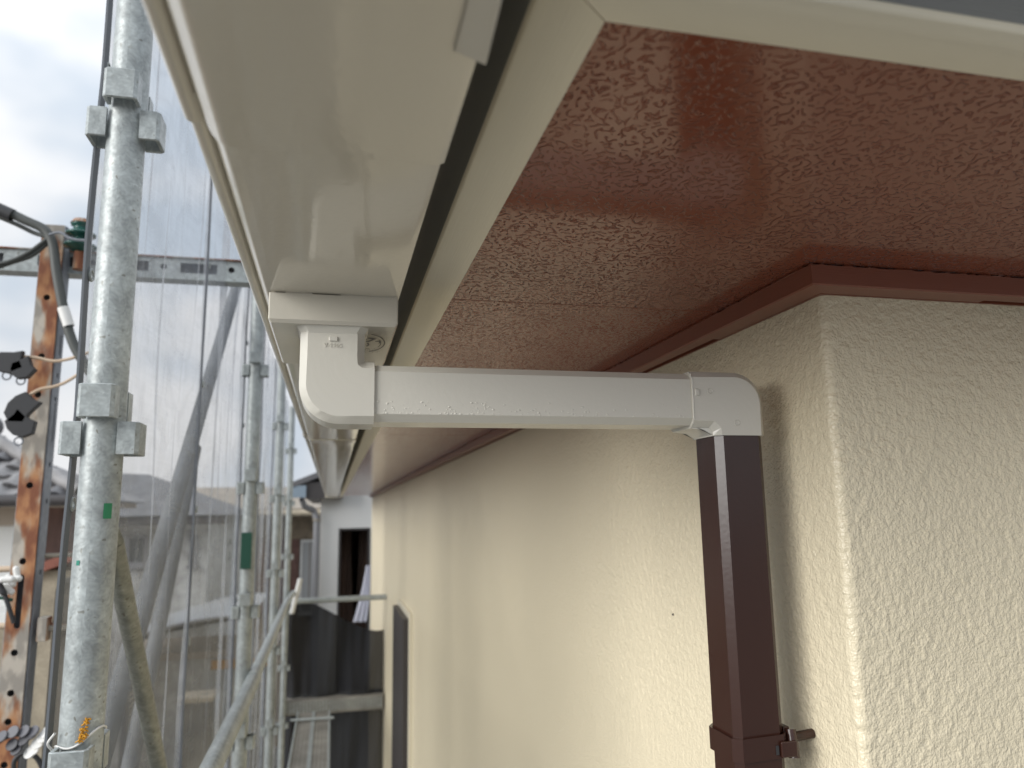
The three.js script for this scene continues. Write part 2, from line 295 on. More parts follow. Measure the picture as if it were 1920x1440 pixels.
{ // roof over the eave
  const roof = along([[-0.0, SY + 0.14], [0.0, SY + 0.165], [2.7, SY + 1.25], [5.4, SY + 0.165], [5.4, SY + 0.14], [2.7, SY + 1.2]], 'z', FZ0 + 0.22, -9.4, 1, true, 0.3);
  part('roof', roof, M.tileDark, house);
  part('eave_board', [box(0.02, 0.12, SY + 0.115, SY + 0.14, FZ0 + 0.20, -9.35), box(0.12, 5.3, SY + 0.115, SY + 0.14, FZ0 + 0.20, FZ1 - 0.05)], M.eave, house);
  part('gable_wall', loft([[V(0.12, SY + 0.14, FZ1), V(5.2, SY + 0.14, FZ1), V(2.7, SY + 1.15, FZ1)], [V(0.12, SY + 0.14, FZ1 - 0.05), V(5.2, SY + 0.14, FZ1 - 0.05), V(2.7, SY + 1.15, FZ1 - 0.05)]], true, 0.3), M.wallCream, house);
}

// ------------------------------------------------------------------ gutter
const gutter = thing('eaves_gutter', 'glossy beige box gutter hung under the eave, running the length of the side wall', 'gutter');
function troughProfile(y, xi, xb) { // open profile: back wall, floor, rounded rise, bead along the front edge, front wall
  const p = [[xi + 0.001, 0.300], [xi, y + 0.008], [xi - 0.002, y + 0.002], [xi - 0.007, y]];
  for (let k = 0; k <= 8; k++) { const t = k / 8; p.push([xb + 0.022 - 0.0165 * t, y + 0.0135 * t * t * t]); }
  const c = [xb, y + 0.0165], r = 0.0048; for (let k = 0; k <= 9; k++) { const a = -0.35 - k / 9 * 3.0; p.push([c[0] + r * Math.cos(a), c[1] + r * Math.sin(a)]); }
  p.push([xb - 0.0030, y + 0.024], [xb - 0.0045, 0.285]);
  return p;
}
const shell = (pr, z0, z1, t = 0.0016) => { // the sheet gets thickness: outer skin, inner skin, end edges
  const inn = pr.map(([x, y], i) => { const a = pr[Math.max(0, i - 1)], b = pr[Math.min(pr.length - 1, i + 1)], dx = b[0] - a[0], dy = b[1] - a[1], L = Math.hypot(dx, dy); return [x + dy / L * t * 1, y - dx / L * t]; });
  return along([...pr, ...inn.reverse()], 'z', z0, z1, 24, true, 0.6);
};
{
  const GY = 0.191;
  const near = troughProfile(GY - 0.0013, 0.0580, -0.0745), main = troughProfile(GY, 0.0565, -0.0727);
  part('trough_section', shell(near, -0.125, -0.3855), M.gutter, gutter);
  part('trough_section', shell(main, -0.36, -1.99), M.gutter, gutter);
  part('trough_section', shell(troughProfile(GY - 0.0015, 0.0578, -0.0742), -1.97, -2.04), M.gutter, gutter, 'narrow joint sleeve of the gutter');
  part('trough_section', shell(main, -2.02, -8.4), M.gutter, gutter);
  part('end_cap', box(-0.079, 0.0585, GY - 0.003, 0.29, -8.4, -8.42, 0.002), M.gutter, gutter);
  part('end_cap', box(-0.081, 0.061, GY - 0.005, 0.29, -0.105, -0.125, 0.002), M.gutter, gutter);
  // folded tab at the back edge of the near section
  part('corner_tab', loft([[V(0.0450, GY - 0.0012, -0.281), V(0.0580, GY - 0.0040, -0.281), V(0.0590, GY + 0.02, -0.281)], [V(0.0450, GY - 0.003, -0.278), V(0.0580, GY - 0.0075, -0.278), V(0.0590, GY + 0.02, -0.278)], [V(0.0450, GY - 0.003, -0.13), V(0.0500, GY - 0.0075, -0.13), V(0.0590, GY + 0.02, -0.13)]], true, 0.3), M.gutter, gutter);
  // outlet box under the trough: front face and floor, with the rim sealed here and there
  const X0 = -0.0572, X1 = 0.0530, Z0 = -0.650, Z1 = -0.835, yb = 0.1638;
  const ring = (i, y, e = 0) => [V(X0 + i, y, Z0 - i), V(X1 - i, y, Z0 - i), V(X1 - i, y, Z1 + i), V(X0 + i, y, Z1 + i)];
  const oct = (i, y, c) => { const a = X0 + i, b = X1 - i, f = Z0 - i, k = Z1 + i; return [V(a, y, f - c), V(a + c, y, f), V(b - c, y, f), V(b, y, f - c), V(b, y, k + c), V(b - c, y, k), V(a + c, y, k), V(a, y, k + c)]; };
  const box_ = part('outlet_box', loft([oct(0, GY - 0.0010, 0.001), oct(0, yb + 0.003, 0.001), oct(0.0022, yb, 0.001)], true, 0.5), M.gutter, gutter);
  const seal = [box(X0 + 0.0135, X0 + 0.036, GY - 0.0014, GY + 0.001, Z0 - 0.0004, Z0 - 0.006), box(X0 + 0.060, X1 - 0.0006, GY - 0.0014, GY + 0.001, Z0 - 0.0004, Z0 - 0.006), box(X0 + 0.001, X0 + 0.004, GY - 0.0014, GY + 0.001, Z0 - 0.006, Z1)];
  part('seal', seal, M.gutter, box_);
  // socket that the elbow pushes into
  const oc = (hx, hz, y, c, cx = -0.0030, cz = -0.6855) => [V(cx - hx, y, cz + hz - c), V(cx - hx + c, y, cz + hz), V(cx + hx - c, y, cz + hz), V(cx + hx, y, cz + hz - c), V(cx + hx, y, cz - hz + c), V(cx + hx - c, y, cz - hz), V(cx - hx + c, y, cz - hz), V(cx - hx, y, cz - hz + c)];
  part('outlet_socket', loft([oc(0.0315, 0.0315, yb + 0.001, 0.007), oc(0.0280, 0.0285, yb - 0.0045, 0.007), oc(0.0268, 0.0272, yb - 0.0075, 0.007)], true, 0.3), M.pipe, gutter);
  // printed mark on the floor of the outlet box
  const cv = document.createElement('canvas'); cv.width = cv.height = 256; const c = cv.getContext('2d'); c.clearRect(0, 0, 256, 256);
  const pen = (w, a, ...pts) => { c.strokeStyle = `rgba(66,62,64,${a})`; c.lineWidth = w; c.beginPath(); pts.forEach(([x, y], i) => i ? c.lineTo(x, y) : c.moveTo(x, y)); c.stroke(); };
  c.strokeStyle = 'rgba(70,68,64,0.8)'; c.lineWidth = 7; c.beginPath(); c.arc(110, 120, 118, -1.3, 1.25); c.stroke(); c.lineWidth = 5; c.beginPath(); c.arc(110, 120, 96, -0.5, 0.5); c.stroke();
  pen(12, 0.85, [128, 52], [164, 62], [134, 96], [112, 92]); pen(10, 0.8, [118, 60], [112, 92]); pen(11, 0.8, [104, 120], [110, 160]); pen(10, 0.8, [130, 112], [138, 140], [128, 158]); pen(9, 0.7, [172, 92], [200, 88], [196, 116]);   // worn, unreadable characters
  const r = rng(5); for (let i = 0; i < 90; i++) { c.fillStyle = `rgba(90,86,80,${0.25 + 0.4 * r()})`; c.fillRect(70 + r() * 150, 185 + r() * 60, 2 + r() * 6, 2 + r() * 4); }
  const mk = new THREE.CanvasTexture(cv); mk.colorSpace = THREE.SRGBColorSpace;
  const mg = new THREE.PlaneGeometry(0.042, 0.085).rotateX(Math.PI / 2).translate(0.0292, yb - 0.0004, -0.7215);
  part('printed_mark', mg, new THREE.MeshPhysicalMaterial({ map: mk, transparent: true, roughness: 0.4, side: THREE.DoubleSide }), box_, 'faded round printed maker mark');
}

// ------------------------------------------------------------------ downpipe
const PC = 0.106, PZ = -0.6855, PX = 0.389, HW = 0.0255, CH = 0.0065; // pipe heights, depth, half width, corner chamfer
const downpipe = thing('downpipe', 'square downpipe, beige across from the gutter, then brown down the corner of the house', 'downpipe');
/** octagon between an inner and an outer edge point, across the pipe in z */
function section(I, O, hz, c = CH) { const d = O.clone().sub(I).normalize(), a = I, b = O, p = (q, k, z) => V(q.x + d.x * k, q.y + d.y * k, PZ + z); return [p(a, 0, hz - c), p(a, c, hz), p(b, -c, hz), p(b, 0, hz - c), p(b, 0, -hz + c), p(b, -c, -hz), p(a, c, -hz), p(a, 0, -hz + c)]; }
{
  const H = HW + 0.0022, S = (list, hz = H) => loft(list.map(([ix, iy, ox, oy]) => section(V(ix, iy, 0), V(ox, oy, 0), hz)), true, 0.45);
  const cx = -0.0030, L1 = cx - H, R1 = cx + H, B1 = PC - H, T1 = PC + H, rad = 0.034;
  let path = [[R1, 0.1585, L1, 0.1585], [R1, T1 + 0.004, L1, T1 + 0.0], [R1, T1, L1, B1 + rad]];
  for (let k = 1; k <= 12; k++) { const t = k / 12 * Math.PI / 2; path.push([R1, T1, L1 + rad - rad * Math.cos(t), B1 + rad - rad * Math.sin(t)]); }
  path.push([R1 + 0.0005, T1, R1 - 0.008, B1], [0.0335, T1, 0.0335, B1]);
  const e1 = part('elbow', S(path), M.pipe, downpipe);
  part('raised_tab', box(at(617, 636, 'z', -0.658).x, at(633, 636, 'z', -0.658).x, at(625, 640, 'z', -0.658).y, at(625, 631, 'z', -0.658).y, PZ + H - 0.0006, PZ + H + 0.0014, 0.0006), M.pipe, e1);
  // lower elbow: pipe comes from the left and turns down
  const L2 = PX - H, R2 = PX + H, T2 = PC + H, B2 = PC - H, r2 = 0.030;
  path = [[0.3385, B2, 0.3385, T2], [L2 - 0.004, B2, R2 - r2, T2]];
  for (let k = 1; k <= 12; k++) { const t = k / 12 * Math.PI / 2; path.push([L2 - 0.004 * (1 - k / 12), B2 - 0.004 * k / 12, R2 - r2 + r2 * Math.sin(t), T2 - r2 + r2 * Math.cos(t)]); }
  path.push([L2, 0.0703, R2, 0.0703]);
  const e2 = part('elbow', S(path), M.pipe, downpipe);
  part('raised_tab', box(0.3412, 0.3455, 0.1085, 0.1155, PZ + H - 0.0006, PZ + H + 0.0016, 0.0008), M.pipe, e2);
  for (const [x, y] of [[0.3575, 0.1135], [0.3845, 0.0825]]) part('moulded_ring', new THREE.TorusGeometry(0.0026, 0.00045, 6, 20).translate(x, y, PZ + H + 0.0001), M.pipe, e2);
  part('sealant_fillet', loft([0.0200, -0.0200].map(z => [V(0.3388, B2 + 0.0025, PZ + z), V(0.3388, B2 - 0.0006, PZ + z), V(0.352, B2 - 0.0022, PZ + z), V(L2 + 0.0012, 0.0706, PZ + z), V(L2 + 0.0012, B2 + 0.0025, PZ + z)]), true, 0.5), M.caulk, e2);
  part('sealant_line', (() => { const n = 60, pts = []; for (let i = 0; i <= n; i++) pts.push(V(0.3390 + 0.0006 * noise(i * 0.5, 0.3), B2 + 0.003 + (2 * H - 0.006) * i / n, PZ + H - 0.0002 + (i < 6 || i > n - 6 ? -0.0025 : 0))); return new THREE.TubeGeometry(new THREE.CatmullRomCurve3(pts), 120, 0.0007, 6); })(), M.caulk, e2);
  // level pipe
  const pipe = part('level_pipe', loft([0.028, 0.1, 0.2, 0.3, 0.345].map(x => section(V(x, PC - HW, 0), V(x, PC + HW, 0), HW)), true, 0.4), M.pipe, downpipe);
  // beads of wet paint along the lower edge of its front
  const R = rng(11), beads = []; for (let i = 0; i < 150; i++) { const x = 0.036 + Math.pow(R(), 1.3) * 0.30, y = PC - HW + CH + 0.0008 + Math.pow(R(), 2.2) * 0.012, s = 0.0003 + 0.00055 * R(); const g = new THREE.IcosahedronGeometry(s, 1); g.scale(1 + R(), 1, 0.6); beads.push(g.translate(x, y, PZ + HW)); }
  const bd = part('paint_beads', beads, M.caulk, pipe); bd.userData.kind = 'stuff';
  // embossed size mark on the upper elbow
  const font = await new FontLoader().loadAsync('fonts/droid/droid_sans_bold.typeface.json');
  const tg = new TextGeometry('V-1105', { font, size: 0.0036, depth: 0.0006, curveSegments: 3, bevelEnabled: false }); tg.computeBoundingBox();
  tg.translate(-tg.boundingBox.max.x / 2 + at(624, 648, 'z', -0.658).x, at(624, 651, 'z', -0.658).y, PZ + H - 0.0001); part('embossed_mark', tg, M.pipe, e1);
  // vertical pipe down to the ground
  const vsec = y => { const hx = HW, a = PX - hx, b = PX + hx, f = PZ + HW, k = PZ - HW; return [V(a, y, f - CH), V(a + CH, y, f), V(b - CH, y, f), V(b, y, f - CH), V(b, y, k + CH), V(b - CH, y, k), V(a + CH, y, k), V(a, y, k + CH)]; };
  part('upright_pipe', loft([0.076, -0.035, -0.15, -0.4, -2, GROUND + 0.05].map(vsec), true, 0.4), M.brown, downpipe, 'glossy dark brown upright pipe');
}
{ // band bracket that ties the brown pipe to the wall
  const b = thing('pipe_bracket', 'brown band clamp with a threaded pin holding the brown pipe to the wall', 'bracket', [PX, -0.2175, PZ]);
  const o = (h, c, y) => [V(-h, y, h - c), V(-h + c, y, h), V(h - c, y, h), V(h, y, h - c), V(h, y, -h + c), V(h - c, y, -h), V(-h + c, y, -h), V(-h, y, -h + c)];
  const tilt = ring => ring.map(p => V(p.x, p.y + 0.03 * p.x, p.z));
  part('band', loft([o(HW + 0.0008, CH, 0.0098), o(HW + 0.0030, CH + 0.0008, 0.0104), o(HW + 0.0030, CH + 0.0008, -0.0100), o(HW + 0.0008, CH, -0.0106)].map(tilt), false, 0.4), M.brown, b);
  const clip = part('hinge_clip', [box(0.0160, 0.0325, -0.0085, 0.0055, HW + 0.003, HW + 0.0062, 0.0012), rod(V(0.0315, -0.011, HW + 0.001), V(0.0335, 0.0120, HW - 0.006), 0.0052, 12), box(0.0290, 0.0410, -0.0085, 0.0080, HW - 0.026, HW - 0.008, 0.002), box(0.0265, 0.0330, -0.0070, 0.0150, HW - 0.018, HW - 0.006, 0.0012)], M.brown, b);
  part('wedge_slot', box(0.0118, 0.0146, -0.0060, 0.0020, HW + 0.0026, HW + 0.0038), M.rubber, clip);
  part('threaded_pin', [rod(V(0.030, 0.0010, HW - 0.016), V(WX - PX + 0.004, 0.0042, HW - 0.015), 0.0044, 12)], M.brown, b);
}

// ------------------------------------------------------------------ scaffold
function pocketGeo(dir) { // open U of plate welded to the tube, hollow from below
  const w = 0.0205, d0 = 0.0215, d1 = 0.0455, t = 0.0035, s = new THREE.Shape();
  s.moveTo(-w, d0); s.lineTo(-w, d1 - 0.004); s.lineTo(-w + 0.004, d1); s.lineTo(w - 0.004, d1); s.lineTo(w, d1 - 0.004); s.lineTo(w, d0); s.lineTo(w - t, d0); s.lineTo(w - t, d1 - t - 0.002); s.lineTo(w - t - 0.002, d1 - t); s.lineTo(-w + t + 0.002, d1 - t); s.lineTo(-w + t, d1 - t - 0.002); s.lineTo(-w + t, d0); s.closePath();
  const g = new THREE.ExtrudeGeometry(s, { depth: 0.040, bevelEnabled: true, bevelSize: 0.0008, bevelThickness: 0.0008, bevelSegments: 1 });
  g.rotateX(Math.PI / 2); g.rotateY(dir); return metreUV(g); // shape's y axis becomes +z, extruded downwards
}
const pockets = [0, Math.PI, Math.PI / 2, -Math.PI / 2].map(pocketGeo);
const LEVELS = []; for (let k = -12; k <= 1; k++) LEVELS.push(0.1655 + k * 0.428);
function post(x, z, top, label, close) {
  const o = thing('scaffold_post', label, 'scaffold post', [x, GROUND, z], 'scaffold posts along the mesh');
  part('tube', rod(V(0, 0.04, 0), V(0, top - GROUND, 0), 0.0243, close ? 48 : 20), M.zinc, o);
  part('base_plate', box(-0.07, 0.07, 0, 0.04, -0.07, 0.07), M.zinc, o);
  for (const L of LEVELS) { if (L < -2.6 && !close) continue; pockets.forEach((g, i) => { const m = part('wedge_pocket', g, M.zinc, o); m.position.y = L - GROUND + (i < 2 ? 0 : -0.0445); }); }
  return o;
}
const post1 = post(-0.288, -1.052, 1.15, 'galvanised scaffold post with green tape scrap and orange tangle tied on it', true);
part('tape_scrap', new THREE.CylinderGeometry(0.0248, 0.0248, 0.019, 16, 1, true, 0.5, 0.42).translate(0, 0.010 - GROUND, 0), std([0.03, 0.22, 0.10], 0.6, { side: THREE.DoubleSide }), post1);
part('tape_scrap', new THREE.CylinderGeometry(0.0248, 0.0248, 0.006, 8, 1, true, -0.62, 0.2).translate(0, -0.052 - GROUND, 0), std([0.01, 0.20, 0.14], 0.6, { side: THREE.DoubleSide }), post1);
const post2 = post(-0.287, -2.85, 1.9, 'galvanised scaffold post with a dark green tag between mesh sheets', false);
part('green_tag', box(-0.022, 0.014, -0.18 - GROUND, -0.055 - GROUND, 0.0255, 0.032, 0.002), M.green, post2, 'dark green plastic tag');
post(-0.315, -4.65, 1.9, 'galvanised scaffold post between the green-tagged post and the end rail', false);
post(-0.345, -6.45, 0.9, 'galvanised scaffold post that carries the end rail', false);
{ // wire tie and the frayed orange twine on the near post
  const w = thing('wire_tie', 'pale wire looped round the near scaffold post', 'wire', [-0.288, -0.262, -1.052]);
  const pts = []; for (let i = 0; i <= 30; i++) { const a = 2.9 - i / 30 * 3.2; pts.push(V(0.0262 * Math.cos(a), 0.004 + 0.010 * Math.cos(a) + 0.004 * Math.sin(a * 3), 0.0262 * Math.sin(a))); }
  part('loop', cable(pts, 0.0013, 60), M.whitePlastic, w);
  part('twist', cable([V(-0.027, -0.006, 0.01), V(-0.03, 0.004, 0.018), V(-0.022, 0.016, 0.022)], 0.0014, 12), M.whitePlastic, w);
  const R = rng(3), tw = []; for (let i = 0; i < 46; i++) { const y = R() * 0.026, a = 1.15 + 0.28 * (R() - 0.5) + y * 3.5, r = 0.0262 + 0.0016 * R(), p = V(r * Math.cos(a), 0.004 + 0.026 - y, r * Math.sin(a)); tw.push(cable([p, p.clone().add(V(0.004 * (R() - 0.5), 0.002, 0.001)), p.clone().add(V(0.008 * (R() - 0.5), 0.004 * (R() - 0.5), 0.0015 * R()))], 0.0008, 4)); }
  const t = solo('orange_twine', join(tw).translate(-0.288, -0.262, -1.052), M.orange, 'scrap of frayed orange twine stuck to the near scaffold post', 'twine');
}
const pipeAt = (name, a, b, r, mat, label, cat, group) => solo(name, rod(a, b, r, 20), mat, label, cat, group);
solo('scaffold_brace', join([rod(V(-0.288, -0.03, -1.128), V(-0.300, -1.62, -2.72), 0.0136, 20), rod(V(-0.288, -0.03, -1.128), V(-0.288, 0.012, -1.095), 0.0136, 20, 0.004)]), M.zincDull, 'dull olive diagonal brace running down from the near post inside the mesh', 'brace', 'scaffold braces');
const stretch = (a, b, t0, t1) => [a.clone().lerp(b, t0), a.clone().lerp(b, t1)];
pipeAt('scaffold_brace', ...stretch(at(425, 600, 'x', -0.395), at(268, 1141, 'x', -0.395), -0.35, 1.6), 0.0205, M.steelDark, 'grey diagonal pipe outside the mesh, crossing behind the near sheets', 'brace', 'scaffold braces');
pipeAt('scaffold_brace', ...stretch(at(362, 860, 'x', -0.43), at(243, 1440, 'x', -0.43), -0.05, 1.3), 0.0185, M.steelDark, 'thinner grey diagonal pipe outside the mesh under the longer one', 'brace', 'scaffold braces');
{
  const o = thing('handrail', 'long galvanised guard rail running along the inner side of the posts', 'rail', [-0.248, -0.55, -0.62]);
  part('tube', rod(V(0, 0, 0), V(0.0, 0.005, -2.2), 0.0243, 24), M.zinc, o); part('tube', rod(V(0.0, 0.010, -2.16), V(-0.02, 0.012, -4.5), 0.0213, 20), M.zinc, o);
  part('tube', rod(V(-0.02, 0.012, -4.45), V(-0.045, -0.06, -5.85), 0.018, 16), M.zinc, o);
}
{
  const o = thing('end_rail', 'pale galvanised cross rail at the far end above the black netting', 'rail', [-0.345, -0.672, -6.42]);
  part('tube', rod(V(0, 0, 0.03), V(0.79, 0.006, 0.03), 0.0215, 18), M.zinc, o); part('wedge', box(-0.012, 0.012, -0.06, 0.03, 0.03, 0.055), M.zinc, o);
}
solo('prop_stick', rod(at(547, 1150, 'z', -6.3), at(563, 1085, 'z', -6.3), 0.019, 12), M.frameWhite, 'white painted stick leaning at the end rail', 'stick');
{ // walking plank along z and the cross plank seen edge-on
  const o = thing('scaffold_plank', 'narrow perforated steel walking plank with raised side edges', 'plank', [-0.105, -1.52, -6.33]);
  const z1 = 4.6, deck = []; part('deck', metreUV(new THREE.BoxGeometry(0.236, 0.012, z1).translate(0, 0.012, z1 / 2)), M.deck, o);
  for (const s of [-1, 1]) part('side_edge', box(s * 0.118 - 0.007, s * 0.118 + 0.007, -0.02, 0.028, 0, z1, 0.003), M.zinc, o);
  part('middle_rib', box(-0.012, 0.012, 0.018, 0.023, 0, z1), M.zinc, o);
  part('end_bar', rod(V(-0.16, 0.04, 0.28), V(0.15, 0.04, 0.30), 0.009, 10), M.zinc, o);
  const c = thing('cross_plank', 'ribbed galvanised cross plank at the far end under the black netting', 'plank', [-0.33, -1.50, -6.46]);
  part('beam', box(0, 0.77, -0.05, 0.06, -0.24, 0, 0.006), M.deck, c);
  for (let i = 0; i < 30; i++) part('rib', box(0.015 + i * 0.025, 0.024 + i * 0.025, -0.03, 0.05, 0, 0.006), M.zinc, c);
}
// mesh sheets between the posts: wavy cloth, each with dark hems
const eyelet = new THREE.TorusGeometry(0.0075, 0.0022, 6, 16).rotateY(Math.PI / 2);
function sheet(z0, z1, x0, x1, y0, y1, label, seed, mat = M.net) {
  const o = thing('mesh_sheet', label, 'mesh sheet', [0, 0, 0], 'grey mesh sheets along the scaffold');
  const nz = 110, ny = 90, pos = [], uv = [], idx = [];
  for (let j = 0; j <= ny; j++) for (let i = 0; i <= nz; i++) {
    const v = j / ny, u = i / nz, y = y0 + (y1 - y0) * v, z = z0 + (z1 - z0) * u, edge = smooth(0, 0.06, u) * smooth(1, 0.94, u);
    const a = noise(u * 7 + 0.9 * noise(v * 2.2, u * 2, 256, 256, seed + 3), v * 1.1 + seed * 7, 256, 256, seed), b = noise(u * 16 + 1.2 * v, v * 2 + 3, 256, 256, seed + 1), c = noise(u * 9 - v * 7, v * 6 + u * 3, 256, 256, seed + 2), e = noise(u * 30, v * 3.4, 256, 256, seed + 5);
    pos.push(x0 + (x1 - x0) * u + edge * (0.016 * a + 0.006 * b + 0.010 * c + 0.0015 * e) - 0.010 * edge, y, z); uv.push(u * (z0 - z1), y);
  }
  for (let j = 0; j < ny; j++) for (let i = 0; i < nz; i++) { const a = j * (nz + 1) + i, b = a + 1, c = a + nz + 1, d = c + 1; idx.push(a, b, c, b, d, c); }
  const g = new THREE.BufferGeometry(); g.setAttribute('position', new THREE.Float32BufferAttribute(pos, 3)); g.setAttribute('uv', new THREE.Float32BufferAttribute(uv, 2)); g.setIndex(idx); g.computeVertexNormals();
  part('netting', g, mat, o);
  const strip = (u, w) => { const rings = []; for (let j = 0; j <= 60; j++) { const y = y0 + (y1 - y0) * j / 60, x = x0 + (x1 - x0) * u + 0.003 * noise(y * 4, seed + u, 256, 256, 7), z = z0 + (z1 - z0) * u + 0.006 * noise(y * 3, seed + 3 * u, 256, 256, 8); rings.push([V(x - 0.0015, y, z - w), V(x + 0.0015, y, z - w), V(x + 0.0015, y, z + w), V(x - 0.0015, y, z + w)]); } return loft(rings, true, 0.5); };
  part('hem', strip(0.004, seed === 2 ? 0.010 : 0.0035), M.hem, o); part('hem', strip(0.996, 0.003), M.hem, o);
  if (seed < 5) for (let k = -3; k < 6; k++) { const e = part('eyelet', eyelet, M.zinc, o); e.position.set(x0 + 0.002, 0.02 + k * 0.31, z0 - 0.014); }
}
const NX = [[-1.075, -0.331], [-1.96, -0.325], [-2.865, -0.325], [-3.75, -0.34], [-4.67, -0.352], [-5.55, -0.365], [-6.44, -0.378]];
const where = ['starting at the near post', 'ending at the green-tagged post', 'beyond the green-tagged post', 'before the third post', 'beyond the third post', 'ending at the end rail'];
for (let i = 0; i + 1 < NX.length; i++) sheet(NX[i][0], NX[i + 1][0] - 0.02, NX[i][1], NX[i + 1][1] - 0.004, -2.9, i > 2 ? 0.95 : 1.9, `wrinkled grey see-through mesh sheet ${where[i]}`, i + 2);
{ // black netting across the far end, sagging below the rail
  const nx = 60, ny = 50, pos = [], uv = [], idx = [], Z = -6.56;
  for (let j = 0; j <= ny; j++) for (let i = 0; i <= nx; i++) { const u = i / nx, v = j / ny, top = -0.69 - 0.26 * smooth(0.12, 0.95, u), y = top + (-3.2 - top) * v; pos.push(-0.36 + 0.80 * u, y, Z + 0.05 * noise(u * 5 + v * 2, v * 2, 256, 256, 4) + 0.02 * noise(u * 14, v * 3, 256, 256, 6)); uv.push(u * 0.8, y); }
  for (let j = 0; j < ny; j++) for (let i = 0; i < nx; i++) { const a = j * (nx + 1) + i, b = a + 1, c = a + nx + 1, d = c + 1; idx.push(a, c, b, b, c, d); }
  const g = new THREE.BufferGeometry(); g.setAttribute('position', new THREE.Float32BufferAttribute(pos, 3)); g.setAttribute('uv', new THREE.Float32BufferAttribute(uv, 2)); g.setIndex(idx); g.computeVertexNormals();
  solo('black_netting', g, M.blackNet, 'black netting sagging across the far end of the scaffold', 'netting');
}

// ------------------------------------------------------------------ service mast beside the scaffold
const MZ = -2.2, my = py => at(60, py, 'z', MZ).y;
{
  const o = thing('concrete_mast', 'round-topped concrete service mast behind the scaffold post', 'mast', [-0.664, GROUND, MZ - 0.09]);
  const p = [[0, 0], [0.055, 0], [0.05, my(1112) - GROUND], [0.045, my(1098) - GROUND], [0.03, my(1090) - GROUND], [0, my(1086) - GROUND]].map(a => new THREE.Vector2(...a));
  part('shaft', new THREE.LatheGeometry(p, 28), M.concrete, o);
  const u = thing('perforated_post', 'rusty perforated steel channel bolted upright to the concrete mast', 'channel post', [-0.765, my(1500), MZ]);
  const h = my(420) - my(1500), W = 0.029, y = py => my(py) - my(1500);
  const plate = (w0, w1, holes, slots) => { const s = new THREE.Shape([[w0, 0], [w1, 0], [w1, h], [w0, h]].map(a => new THREE.Vector2(...a))); for (const [c, yy, r] of holes) { const k = new THREE.Path(); k.absarc(c, yy, r, 0, 7, true); s.holes.push(k); } for (const [c, a, b, r] of slots) { const k = new THREE.Path(); k.absarc(c, a, r, Math.PI, 2 * Math.PI); k.absarc(c, b, r, 0, Math.PI); k.closePath(); s.holes.push(k); } return metreUV(new THREE.ExtrudeGeometry(s, { depth: 0.0032, bevelEnabled: true, bevelSize: 0.0006, bevelThickness: 0.0006, bevelSegments: 1, curveSegments: 12 })); };
  part('front_plate', plate(-W, W - 0.004, [557, 668, 740, 910, 1052, 1222, 1297, 1350, 1430].map(q => [-0.003, y(q), 0.0088]), [[-0.003, y(1172), y(1082), 0.0078]]), M.rust, u);
  for (const s of [-1, 1]) part('flange', plate(0.003, 0.050, s > 0 ? [595, 700, 745, 870, 940, 1075].map(q => [0.028, y(q), 0.008]) : [], s > 0 ? [[0.030, y(825), y(755), 0.005], [0.030, y(660), y(625), 0.005]] : []).rotateY(Math.PI / 2).translate(s * W - 0.0032 + (s > 0 ? 0 : 0), 0, 0), M.angle, u, s > 0 ? 'bare grey side flange with slots' : undefined);
  part('back_plate', box(-W, W, 0, h, -0.052, -0.049), M.angle, u);
  // strap that clamps the channel to the mast
  const c = thing('mast_clamp', 'rusty clamp strap with bolts round the concrete mast', 'clamp', [-0.664, my(1182), MZ - 0.09]);
  part('strap', new THREE.TorusGeometry(0.056, 0.008, 8, 32).rotateX(Math.PI / 2), M.rust, c); part('lug', box(-0.062, -0.038, -0.03, 0.03, 0.048, 0.085, 0.003), M.rust, c); part('bolt', rod(V(-0.05, 0, 0.07), V(0.05, 0, 0.07), 0.008, 10), M.concrete, c);
  const b2 = my(1043); solo('clamp_bolt', rod(V(-0.725, b2, MZ - 0.02), V(-0.66, b2, MZ - 0.02), 0.006, 8), M.concrete, 'short bolt through the side of the rusty channel', 'bolt');
}
